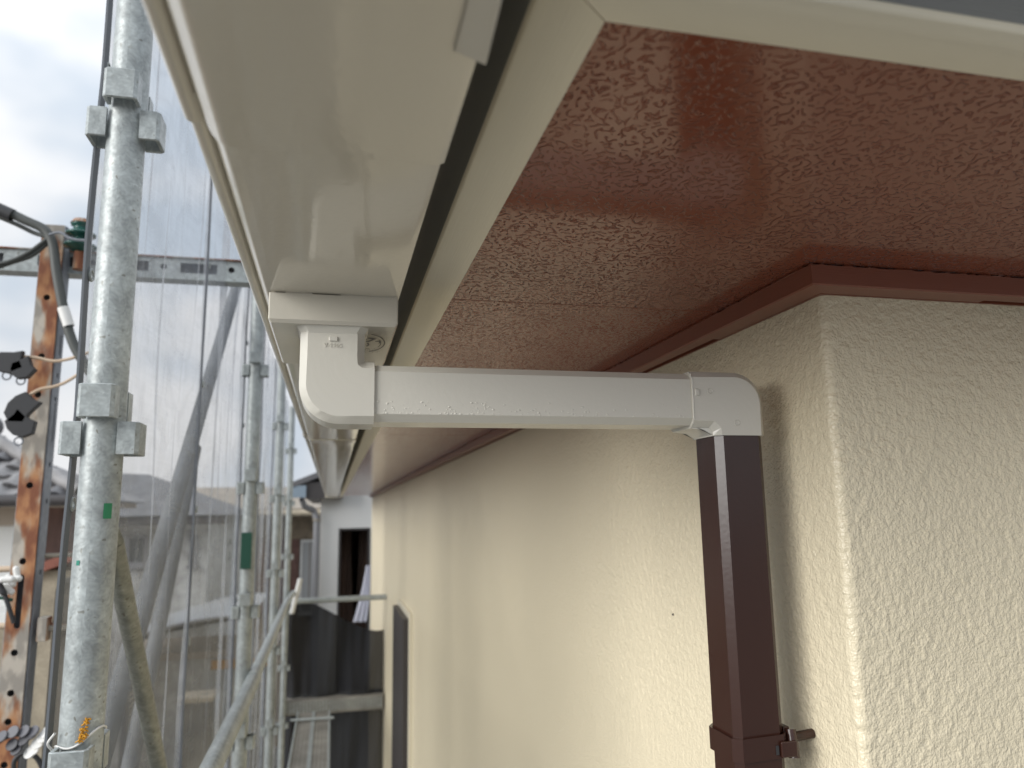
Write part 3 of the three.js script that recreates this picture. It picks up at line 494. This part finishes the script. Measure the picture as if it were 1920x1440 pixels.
{
  const o = thing('slotted_beam', 'slotted galvanised steel beam across the top of the rusty channel', 'steel beam', [-0.80, my(480), MZ - 0.045]);
  const L0 = -0.25, L1 = 1.05, hh = 0.031, s = new THREE.Shape([[L0, -hh], [L1, -hh], [L1, hh], [L0, hh]].map(a => new THREE.Vector2(...a)));
  for (let x = -0.20; x < 1.0; x += 0.185) { const k = new THREE.Path(); k.moveTo(x, -0.012); k.lineTo(x + 0.10, -0.012); k.lineTo(x + 0.10, 0.018); k.lineTo(x, 0.018); k.closePath(); s.holes.push(k); const c = new THREE.Path(); c.absarc(x + 0.14, 0.004, 0.009, 0, 7, true); s.holes.push(c); }
  part('web', metreUV(new THREE.ExtrudeGeometry(s, { depth: 0.003, bevelEnabled: false })), M.zinc, o);
  part('lower_flange', box(L0, L1, -hh - 0.003, -hh, -0.04, 0.012), M.zinc, o); part('upper_flange', box(L0, L1, hh, hh + 0.003, -0.04, 0.012), M.rust, o); part('back_web', box(L0, L1, -hh, hh, -0.043, -0.040), M.angle, o);
  const i = thing('insulator', 'dark green glazed two-skirt insulator on the cross arm', 'insulator', [at(152, 440, 'z', MZ + 0.03).x, my(474), MZ + 0.03]);
  const pr = [[0, 0], [0.018, 0], [0.02, 0.006], [0.040, 0.012], [0.042, 0.018], [0.026, 0.028], [0.016, 0.036], [0.016, 0.042], [0.036, 0.046], [0.038, 0.051], [0.022, 0.062], [0.018, 0.070], [0.026, 0.074], [0.026, 0.082], [0.0, 0.086]].map(a => new THREE.Vector2(...a));
  part('body', new THREE.LatheGeometry(pr, 28), M.porcelain, i); part('cap', new THREE.CylinderGeometry(0.02, 0.028, 0.012, 20).translate(0, 0.086, 0), M.rust, i); part('pin', rod(V(0, -0.05, 0), V(0, 0.004, 0), 0.014, 12), M.rust, i);
}
const pz = (x, y, z = MZ + 0.06) => at(x, y, 'z', z);
{
  const c = thing('service_cable', 'thick grey-black service cable bent over the top of the rusty channel with a white tag', 'cable');
  part('sheath', cable([pz(-60, 362), pz(0, 390), pz(45, 412), pz(85, 432), pz(98, 455), pz(106, 510), pz(116, 565), pz(126, 610), pz(140, 650), pz(170, 700)], 0.0125, 70), M.cableGrey, c);
  part('wrap', cable([pz(-60, 366, MZ + 0.062), pz(-5, 391, MZ + 0.062), pz(24, 404, MZ + 0.062)], 0.017, 12), M.rubber, c);
  part('tag', cable([pz(118, 577, MZ + 0.064), pz(123, 592, MZ + 0.064), pz(129, 612, MZ + 0.064)], 0.0142, 8), M.whitePlastic, c);
  solo('drop_cable', join([cable([pz(-30, 395, MZ + 0.03), pz(30, 420, MZ + 0.03), pz(68, 438, MZ + 0.03), pz(100, 445, MZ + 0.045)], 0.0062, 24)]), M.cableGrey, 'thin black cable sagging under the thick service cable', 'cable', 'thin cables at the mast');
  solo('drop_cable', join([cable([pz(-30, 510, MZ + 0.055), pz(20, 492, MZ + 0.055), pz(60, 478, MZ + 0.055), pz(92, 452, MZ + 0.055)], 0.007, 24), cable([pz(-30, 500, MZ + 0.065), pz(20, 489, MZ + 0.065), pz(55, 472, MZ + 0.065), pz(88, 448, MZ + 0.065)], 0.005, 24)]), M.cableGrey, 'pair of dark cables curving up to the top of the rusty channel', 'cable', 'thin cables at the mast');
  solo('tie_wire', cable([pz(92, 440, MZ + 0.085), pz(112, 436, MZ + 0.085), pz(132, 447, MZ + 0.085), pz(170, 452, MZ + 0.085)], 0.0035, 20), M.angle, 'stiff grey wire from the cable bend to the green insulator', 'wire');
  solo('beige_wire', cable([pz(40, 668), pz(70, 671), pz(100, 677), pz(125, 674), pz(170, 660)], 0.0042, 30), M.beigeWire, 'beige wire crossing the rusty channel, upper of two', 'wire', 'beige wires at the mast');
  solo('beige_wire', cable([pz(54, 741), pz(75, 730), pz(100, 725), pz(120, 718), pz(165, 690)], 0.0042, 30), M.beigeWire, 'beige wire crossing the rusty channel, lower of two', 'wire', 'beige wires at the mast');
}
function blackClip(cx, cy, w, h, tilt, label) {
  const p = pz(cx, cy), k = 2.2 / FPX, o = thing('cable_clip', label, 'cable clip', [p.x, p.y, p.z], 'black plastic clips at the mast');
  const s = new THREE.Shape([[-w / 2, h * 0.25], [-w * 0.3, h * 0.5], [w * 0.2, h * 0.45], [w / 2, h * 0.5], [w * 0.42, 0], [w * 0.5, -h * 0.28], [0, -h * 0.5], [-w * 0.4, -h * 0.35], [-w * 0.55, -h * 0.05]].map(([a, b]) => new THREE.Vector2(a * k, b * k)));
  part('shell', new THREE.ExtrudeGeometry(s, { depth: 0.018, bevelEnabled: true, bevelSize: 0.002, bevelThickness: 0.002, bevelSegments: 2 }).rotateZ(tilt), M.rubber, o);
  part('bail', new THREE.TorusGeometry(0.010, 0.0022, 6, 18).translate(-w * 0.1 * k, -h * 0.62 * k, 0.008), M.angle, o);
}
blackClip(22, 682, 38, 34, 0.1, 'black plastic cable clip on the end of the upper beige wire'); blackClip(47, 694, 30, 30, 0.5, 'black plastic cable clip touching the edge of the rusty channel'); blackClip(42, 768, 34, 50, -0.6, 'larger black plastic cable clip on the lower beige wire'); blackClip(44, 798, 32, 42, 0.9, 'black plastic cable clip hanging under the larger one');
{ // two strings of round plastic discs
  const R = rng(9), str = (list, mat, label) => { const o = thing('disc_string', label, 'disc string', [0, 0, 0], 'strings of plastic discs'); const pts = list.map(([x, y]) => pz(x, y, MZ + 0.1)); part('cord', cable(pts, 0.004, 30), M.rubber, o); for (const p of pts) part('disc', new THREE.CylinderGeometry(0.0135, 0.0135, 0.005, 20).rotateX(0.9 + 0.3 * (R() - 0.5)).rotateZ(0.5 + 0.4 * (R() - 0.5)).translate(p.x, p.y + 0.008, p.z), mat, o); };
  str([[-12, 1400], [3, 1388], [24, 1379], [45, 1378], [62, 1378]], std([0.10, 0.10, 0.115], 0.5), 'string of dark grey plastic discs at the mast, upper one');
  str([[22, 1403], [30, 1412], [44, 1394], [58, 1382]], std([0.06, 0.06, 0.07], 0.5), 'string of nearly black plastic discs at the mast, lower one');
  str([[55, 1418], [62, 1412], [70, 1400], [79, 1389], [86, 1380]], M.whitePlastic, 'string of white plastic discs at the mast');
  solo('twisted_cable', cable([pz(26, 1460), pz(28, 1425), pz(44, 1412), pz(66, 1418), pz(84, 1450)], 0.006, 24), M.rubber, 'black cable looping under the white discs', 'cable');
  const k = thing('wire_bundle', 'cluster of white and black connectors with a green wire beside the rusty channel', 'connectors', pz(4, 1090).toArray());
  for (let i = 0; i < 7; i++) part('connector', new THREE.CapsuleGeometry(0.008, 0.02, 4, 8).rotateZ(R() * 3).translate((R() - 0.3) * 0.05, (R() - 0.5) * 0.09, 0.01 * i - 0.02), i % 3 === 2 ? M.rubber : M.whitePlastic, k);
  part('green_wire', cable([V(-0.06, -0.04, 0), V(0, -0.038, 0.01), V(0.03, -0.045, 0.01)], 0.004, 10), M.green, k); part('black_lead', cable([V(0.01, -0.02, 0.015), V(0.025, -0.06, 0.015), V(0.038, -0.10, 0.01)], 0.0055, 12), M.rubber, k);
  solo('iron_bar', rod(pz(-30, 1069, MZ - 0.06), pz(34, 1066, MZ - 0.06), 0.008, 8), M.beigeWire, 'short tan bar behind the rusty channel, upper', 'bar', 'bars behind the channel'); solo('iron_bar', rod(pz(-30, 1176, MZ - 0.06), pz(28, 1172, MZ - 0.06), 0.008, 8), M.beigeWire, 'short tan bar behind the rusty channel, lower', 'bar', 'bars behind the channel');
}

// ------------------------------------------------------------------ houses around
function windowPart(parent, x0, x1, y0, y1, z, mats = [M.frameWhite, M.glass], bars = 1, proud = 0.04) {
  const w = new THREE.Group(); w.name = 'window'; parent.add(w); const t = 0.05;
  part('frame', [box(x0, x1, y1 - t, y1, z, z + proud), box(x0, x1, y0, y0 + t, z, z + proud), box(x0, x0 + t, y0 + t, y1 - t, z, z + proud), box(x1 - t, x1, y0 + t, y1 - t, z, z + proud)], mats[0], w);
  const n = bars + 1, pw = (x1 - x0 - 2 * t) / n; for (let i = 0; i < n; i++) part('pane', box(x0 + t + i * pw + 0.012, x0 + t + (i + 1) * pw - 0.012, y0 + t, y1 - t, z + 0.004, z + 0.014), mats[1], w);
  part('sill', box(x0 - 0.03, x1 + 0.03, y0 - 0.04, y0, z, z + proud + 0.05), mats[0], w);
  return w;
}
{ // brown-sided house with a grey tiled hip roof
  const Z = -8, p = (x, y) => at(x, y, 'z', Z), x1 = -2.95, x0 = -8.5, ey = p(60, 925).y;
  const o = thing('tiled_house', 'brown slatted house with grey wavy tile roof and cream balcony across the alley', 'house', [0, 0, 0]);
  part('wall', box(x0, x1, GROUND, ey - 0.12, Z - 2.4, Z - 0.6), M.wallBrown, o);
  const slats = new THREE.Group(); slats.name = 'shutter'; o.add(slats); for (let i = 0; i < 44; i++) part('slat', box(-4.6, x1, ey - 0.40 - i * 0.047, ey - 0.365 - i * 0.047, Z - 0.6, Z - 0.575), M.wallBrown, slats);
  part('soffit', box(x0 - 0.5, x1 + 0.45, ey - 0.12, ey - 0.06, Z - 2.8, Z - 0.02), M.eave, o); part('eave_beam', box(x0, x1, ey - 0.30, ey - 0.12, Z - 0.59, Z - 0.45), M.eave, o);
  const roof = part('roof', new THREE.BufferGeometry(), M.tile, o);
  const X0 = x0 - 0.6, X1 = x1 + 0.60, D = 2.9, rise = 0.66, run = D / 2, pos = [], tri = (...q) => q.forEach(v => pos.push(...v));
  const A = [X0, ey - 0.05, Z], B = [X1, ey - 0.05, Z], C = [X1, ey - 0.05, Z - D], E = [X0, ey - 0.05, Z - D], F = [X0 + run, ey + rise, Z - run], G = [X1 - run, ey + rise, Z - run];
  tri(A, B, G, A, G, F, B, C, G, C, E, F, C, F, G, E, A, F); const g = new THREE.BufferGeometry(); g.setAttribute('position', new THREE.Float32BufferAttribute(pos, 3)); g.computeVertexNormals(); roof.geometry = metreUV(g);
  // pan tiles on the slope that faces the scaffold
  const tp = []; for (let i = 0; i <= 6; i++) { const t = i / 6; tp.push([t * 0.27, 0.030 * Math.sin(t * Math.PI * 2) + 0.004]); }
  const sl = Math.atan2(rise + 0.05, run), tg = loft([tp.map(([x, y]) => V(x, y + 0.030, 0)), tp.map(([x, y]) => V(x, y + 0.016, 0)), tp.map(([x, y]) => V(x, y + 0.010, -0.29))].map(r => [...r, ...r.slice().reverse().map(v => V(v.x, v.y - 0.016, v.z))]), true, 0.9).rotateX(sl);
  let cnt = 0; for (let j = 0; j < 7; j++) { const d = 0.02 + j * 0.225, z = Z - d * Math.cos(sl), y = ey - 0.05 + d * Math.sin(sl), xr = X1 - (Z - z); for (let i = 0; i < 16; i++) { const x = xr - 0.27 * (i + 1) - 0.02; if (x < -5.6 || cnt > 280) break; const m = part('tile', tg, (i * 7 + j * 3) % 4 ? M.tile : M.tileDark, roof); m.position.set(x, y, z); cnt++; } }
  const hip = []; for (let k = 0; k <= 13; k++) { const t = k / 13; hip.push(V(B[0] + (G[0] - B[0]) * t, B[1] + (G[1] - B[1]) * t + 0.06 + 0.01 * (k % 2), B[2] + (G[2] - B[2]) * t)); } part('hip_ridge', new THREE.TubeGeometry(new THREE.CatmullRomCurve3(hip), 60, 0.07, 8), M.tile, roof); part('ridge', rod(V(F[0], F[1] + 0.08, F[2]), V(G[0] + 0.05, G[1] + 0.08, G[2]), 0.1, 10), M.tile, roof); part('ridge_end', new THREE.SphereGeometry(0.13, 12, 8).translate(G[0] + 0.05, G[1] + 0.13, G[2]), M.tileDark, roof);
  part('gutter', rod(V(X0, ey - 0.07, Z + 0.04), V(X1, ey - 0.07, Z + 0.04), 0.055, 10), M.darkTrim, o);
  windowPart(o, -4.2, p(18, 1000).x, p(9, 1165).y, p(9, 985).y, Z - 0.57, [M.frameWhite, M.frameWhite], 0);
  // balcony
  const b = new THREE.Group(); b.name = 'balcony'; o.add(b); const by = p(10, 1168).y, bl = p(10, 1290).y; part('parapet', box(x0, p(110, 1200).x, bl, by, Z - 0.6, Z + 0.02), M.wallCream, b); part('coping', box(x0, p(110, 1200).x + 0.03, by, by + 0.09, Z - 0.6, Z + 0.06), M.frameWhite, b); part('drip_band', box(x0, p(110, 1200).x + 0.02, bl - 0.42, bl - 0.34, Z - 0.6, Z + 0.0), M.eave, b);
  const s2 = new THREE.Group(); s2.name = 'shutter'; o.add(s2); for (let i = 0; i < 30; i++) part('slat', box(-4.6, x1 - 0.1, -3.4 + i * 0.047, -3.365 + i * 0.047, Z - 0.6, Z - 0.575), M.wallBrown, s2);
}
{
  const Z = -6.6, p = (x, y) => at(x, y, 'z', Z), o = thing('garden_shed', 'small cream shed with a red tiled lean-to roof between the houses', 'shed', [p(118, 1070).x, GROUND, Z]);
  const ty = p(100, 1070).y - GROUND; part('wall', box(-0.20, 0.16, 0, ty, -0.5, 0), M.wallCream, o); part('roof', loft([[V(-0.25, ty - 0.05, 0.08), V(0.2, ty + 0.12, 0.08), V(0.2, ty + 0.19, 0.08), V(-0.25, ty + 0.02, 0.08)], [V(-0.25, ty - 0.05, -0.55), V(0.2, ty + 0.12, -0.55), V(0.2, ty + 0.19, -0.55), V(-0.25, ty + 0.02, -0.55)]], true, 0.3), M.redRoof, o);
}
{ // pale house behind the mesh
  const Z = -13, p = (x, y) => at(x, y, 'z', Z), o = thing('pale_house', 'pale grey-white house with dark hip roof seen through the mesh', 'house');
  const x0 = p(205, 1000).x, x1 = p(392, 1000).x, ey = p(280, 965).y; part('wall', box(x0, x1, GROUND, ey, Z - 5, Z), M.wallWhite, o);
  const X0 = x0 - 0.5, X1 = x1 + 0.3, pos = [], rx = p(225, 890), tri = (...q) => q.forEach(v => pos.push(...v)), A = [X0 - 1, ey - 0.02, Z + 0.5], B = [X1, ey - 0.02, Z + 0.5], C = [X1, ey - 0.02, Z - 5.5], E = [X0 - 1, ey - 0.02, Z - 5.5], F = [rx.x - 0.8, rx.y + 0.12, Z - 1.5], G = [rx.x + 0.1, rx.y + 0.08, Z - 1.5];
  tri(A, B, G, A, G, F, B, C, G, C, E, F, C, F, G, E, A, F); const g = new THREE.BufferGeometry(); g.setAttribute('position', new THREE.Float32BufferAttribute(pos, 3)); g.computeVertexNormals(); part('roof', metreUV(g), M.tileDark, o);
  part('eave_band', box(X0, X1, ey - 0.16, ey - 0.03, Z + 0.1, Z + 0.45), M.darkTrim, o); part('string_course', box(x0, x1 + 0.02, p(280, 985).y - 0.06, p(280, 985).y, Z, Z + 0.05), M.frameWhite, o);
  windowPart(o, p(238, 1003).x, p(279, 1003).x, p(258, 1060).y, p(258, 1003).y, Z + 0.003, [M.frameGrey, std([0.06, 0.07, 0.07], 0.3)], 1); windowPart(o, p(358, 1010).x, p(372, 1010).x, p(365, 1060).y, p(365, 1003).y, Z + 0.003, [M.frameGrey, M.glass], 0); windowPart(o, p(236, 1180).x, p(300, 1180).x, p(258, 1290).y, p(258, 1180).y, Z + 0.003, [M.frameGrey, M.glass], 1);
}
{
  const Z = -19, p = (x, y) => at(x, y, 'z', Z), o = thing('tan_house', 'tan house with a pale eave and brown shutters beyond the scaffold end', 'house');
  const x0 = p(385, 1000).x, x1 = p(640, 1000).x, ey = p(500, 962).y; part('wall', box(x0, x1, GROUND, ey, Z - 6, Z), M.wallTan, o);
  part('roof', loft([[V(x0 - 0.6, ey - 0.1, Z + 0.7), V(x1 + 0.6, ey - 0.1, Z + 0.7), V(x1 + 0.6, ey + 0.1, Z + 0.7), V(x0 - 0.6, ey + 0.1, Z + 0.7)], [V(x0 - 0.6, ey + 0.62, Z - 2.2), V(x1 + 0.6, ey + 0.62, Z - 2.2), V(x1 + 0.6, ey + 0.7, Z - 2.2), V(x0 - 0.6, ey + 0.7, Z - 2.2)], [V(x0 - 0.6, ey - 0.1, Z - 5.5), V(x1 + 0.6, ey - 0.1, Z - 5.5), V(x1 + 0.6, ey + 0.1, Z - 5.5), V(x0 - 0.6, ey + 0.1, Z - 5.5)]], true, 0.3), std([0.46, 0.40, 0.33], 0.8, { map: grime }), o);
  part('gutter', rod(V(x0 - 0.6, ey - 0.02, Z + 0.74), V(x1 + 0.6, ey - 0.02, Z + 0.74), 0.07, 10), M.wallCream, o);
  const sh = new THREE.Group(); sh.name = 'shutter'; o.add(sh); for (let i = 0; i < 6; i++) part('panel', box(p(465 + i * 16, 1100).x, p(479 + i * 16, 1100).x, p(500, 1150).y, p(500, 1012).y, Z, Z + 0.05), M.wallBrown, sh); windowPart(o, p(563, 1050).x, p(598, 1050).x, p(580, 1150).y, p(580, 1012).y, Z + 0.002, [M.frameWhite, std([0.4, 0.4, 0.4], 0.5)], 1);
}
{ // white sided house beyond the end of the scaffold, with an open window
  const Z = -11, p = (x, y) => at(x, y, 'z', Z), o = thing('white_house', 'white ribbed-siding house with a dark open window at the end of the scaffold', 'house');
  const x0 = p(600, 1000).x, x1 = 4.2, wx0 = p(635, 1000).x, wx1 = p(694, 1000).x, wy1 = p(660, 990).y, wy0 = p(660, 1300).y, top = 0.62;
  const siding = std([0.84, 0.84, 0.82], 0.6, { bumpMap: rep(bytes(256, (u, v) => smooth(0.0, 0.16, (v * 8) % 1) * smooth(1.0, 0.94, (v * 8) % 1)), 0.32), bumpScale: 0.012 });
  part('wall', [box(x0, wx0, GROUND, top, Z - 0.16, Z), box(wx1, x1, GROUND, top, Z - 0.16, Z), box(wx0, wx1, wy1, top, Z - 0.16, Z), box(wx0, wx1, GROUND, wy0, Z - 0.16, Z)], siding, o);
  part('side_wall', [box(x0, x0 + 0.12, GROUND, top, Z - 5, Z - 0.16), box(x1 - 0.12, x1, GROUND, top, Z - 5, Z - 0.16), box(x0, x1, GROUND, top, Z - 5.1, Z - 5)], siding, o);
  part('room', [box(x0 + 0.12, x1 - 0.12, top - 0.05, top, Z - 5, Z - 0.16), box(x0 + 0.12, x1 - 0.12, wy0 - 1.2, wy0 - 1.1, Z - 5, Z - 0.16), box(x0 + 0.12, x1 - 0.12, wy0 - 1.2, top, Z - 4.0, Z - 3.9)], M.wallTan, o);
  const w = new THREE.Group(); w.name = 'window'; o.add(w); part('frame', [box(wx0 + 0.002, wx0 + 0.03, wy0, wy1 - 0.002, Z - 0.1, Z + 0.012), box(wx1 - 0.03, wx1 - 0.002, wy0, wy1 - 0.002, Z - 0.1, Z + 0.012), box(wx0 + 0.03, wx1 - 0.03, wy1 - 0.03, wy1 - 0.002, Z - 0.1, Z + 0.012)], M.darkTrim, w);
  const drape = (xa, xb, spread) => loft(Array.from({ length: 15 }, (_, j) => { const v = j / 14, y = wy1 - 0.05 + (wy0 - wy1) * v; return Array.from({ length: 14 }, (_, i) => { const u = i / 13; return V(xa + (xb - xa) * u * (0.5 + spread * v * v), y, Z - 0.3 + 0.03 * Math.sin(u * 22 + v)); }); }), false, 1.2, false);
  const cur = M.curtain.clone(); cur.side = THREE.DoubleSide; part('curtain', drape(wx0 + 0.02, wx0 + 0.34, 0.7), cur, w); part('curtain', drape(wx1 - 0.02, wx1 - 0.26, 0.5), cur, w);
  solo('white_cloth', loft(Array.from({ length: 12 }, (_, j) => { const v = j / 11, c = p(690 - 8 * v - 8 * v * v, 1060 + v * 105); return Array.from({ length: 9 }, (_, i) => { const u = i / 8 - 0.5; return V(c.x + u * (0.05 + 0.13 * v), c.y, Z + 0.05 + 0.02 * Math.sin(u * 16)); }); }), false, 1.2, false), M.cloth, 'white cloth hanging in the dark open window', 'cloth');
  const rx = p(550, 920).x; part('roof', loft([[V(rx, p(550, 915).y, Z + 0.3), V(x1, top + 1.6, Z + 0.3), V(x1, top + 1.75, Z + 0.3), V(rx, p(550, 905).y, Z + 0.3)], [V(rx, p(550, 915).y, Z - 5.4), V(x1, top + 1.6, Z - 5.4), V(x1, top + 1.75, Z - 5.4), V(rx, p(550, 905).y, Z - 5.4)]], true, 0.3), M.tileDark, o);
  part('fascia', box(rx, p(575, 920).x, p(550, 934).y, p(550, 912).y, Z + 0.16, Z + 0.29), M.blueTrim, o); part('soffit_beam', box(p(575, 920).x, x0 + 0.3, p(550, 936).y, p(550, 905).y, Z - 4, Z + 0.25), M.darkTrim, o);
  const d = thing('grey_downpipe', 'slim grey downpipe with a swan neck on the white ribbed house', 'downpipe'); const dz = Z + 0.10; part('pipe', cable([at(566, 936, 'z', dz + 0.2), at(572, 950, 'z', dz + 0.1), at(588, 958, 'z', dz), at(594, 975, 'z', dz)], 0.042, 30), M.frameGrey, d); part('pipe', rod(at(594, 972, 'z', dz), V(at(594, 972, 'z', dz).x + 0.02, GROUND + 0.02, dz), 0.045, 14), M.frameGrey, d); part('collar', new THREE.TorusGeometry(0.05, 0.012, 6, 20).rotateX(Math.PI / 2).translate(at(594, 975, 'z', dz).x, at(594, 975, 'z', dz).y, dz), M.wallCream, d);
}
{ // carport, yard wall and gate posts below, seen through the mesh
  const Z = -10.5, p = (x, y) => at(x, y, 'z', Z), o = thing('carport', 'carport with a curved translucent roof in the yard below', 'carport', [p(330, 1180).x, GROUND, Z]);
  const yb = p(330, 1205).y - GROUND, arc = []; for (let i = 0; i <= 12; i++) { const t = i / 12; arc.push([-0.62 + 1.5 * t, yb + 0.05 + 0.24 * Math.sin(t * Math.PI * 0.6)]); }
  part('roof_sheet', along(arc.concat(arc.slice().reverse().map(([a, b]) => [a, b - 0.008])), 'z', 0, -3, 1, true, 0.8), M.polycarb, o); part('edge_beam', new THREE.TubeGeometry(new THREE.CatmullRomCurve3(arc.map(([a, b]) => V(a, b - 0.01, 0.02))), 24, 0.025, 8), M.frameGrey, o); for (const [x, z] of [[-0.55, -0.1], [0.85, -0.1], [-0.55, -2.9], [0.85, -2.9]]) part('post', box(x - 0.03, x + 0.03, 0, x < 0 ? yb + 0.07 : yb + 0.25, z - 0.03, z + 0.03), M.frameGrey, o);
  const w = thing('yard_wall', 'low tan block wall along the yard below the mesh', 'wall', [-3.4, GROUND, -9.2]); for (let j = 0; j < 8; j++) for (let i = 0; i < 8; i++) part('block', box(i * 0.4 - (j % 2) * 0.2 + 0.004, i * 0.4 - (j % 2) * 0.2 + 0.396, j * 0.2 + 0.004, j * 0.2 + 0.196, -0.12, 0, 0.004), M.block, w); part('coping', box(-0.25, 3.25, 1.6, 1.66, -0.15, 0.03, 0.006), M.concrete, w);
  const gp = thing('gate_post', 'square tan gate post in the yard with a pale cap', 'gate post', [p(388, 1400).x, GROUND, -9.6]); part('shaft', box(-0.16, 0.16, 0, at(388, 1310, 'z', -9.6).y - GROUND, -0.16, 0.16, 0.01), M.block, gp); part('cap', box(-0.19, 0.19, at(388, 1310, 'z', -9.6).y - GROUND, at(388, 1300, 'z', -9.6).y - GROUND, -0.19, 0.19, 0.01), M.wallCream, gp);
  const sh = thing('yard_store', 'low grey-white storage hut with an orange stripe in the yard', 'hut', [p(350, 1300).x, GROUND, -11.4]); const hy = at(350, 1235, 'z', -11.4).y - GROUND; part('wall', box(-0.9, 0.9, 0, hy, -1.2, 0), M.wallWhite, sh); part('roof', box(-1.0, 1.0, hy, hy + 0.1, -1.3, 0.1, 0.01), M.eave, sh); part('stripe', box(0.15, 0.9, hy - 0.16, hy - 0.04, 0, 0.02), M.orange, sh);
}
{ // shrub behind the mesh
  const Z = -15.5, c = at(398, 1040, 'z', Z), o = thing('garden_tree', 'small dark green garden tree between the pale and the tan house', 'tree', [c.x, GROUND, Z]); const H = c.y - GROUND;
  part('trunk', [rod(V(0, 0, 0), V(0.05, H * 0.7, 0), 0.07, 8, 0.05), rod(V(0.05, H * 0.68, 0), V(0.2, H + 0.1, 0.1), 0.04, 6, 0.02), rod(V(0.05, H * 0.68, 0), V(-0.2, H, -0.1), 0.04, 6, 0.02)], M.bark, o);
  const R = rng(21), L = [], q = V(); for (let i = 0; i < 2600; i++) { const a = R() * 6.28, b = Math.acos(2 * R() - 1), r = Math.pow(R(), 0.5) * (0.75 + 0.35 * noise(a * 1.3, b * 2, 256, 256, 3)); q.set(0.42 * r * Math.sin(b) * Math.cos(a), 0.75 * r * Math.cos(b), 0.42 * r * Math.sin(b) * Math.sin(a)); const g = new THREE.PlaneGeometry(0.06, 0.035); g.rotateX(R() * 6).rotateY(R() * 6).translate(q.x, q.y + H, q.z); L.push(g); } const cr = part('crown', L, M.leaf, o); cr.userData.kind = 'stuff';
}
renderer.render(scene, camera);
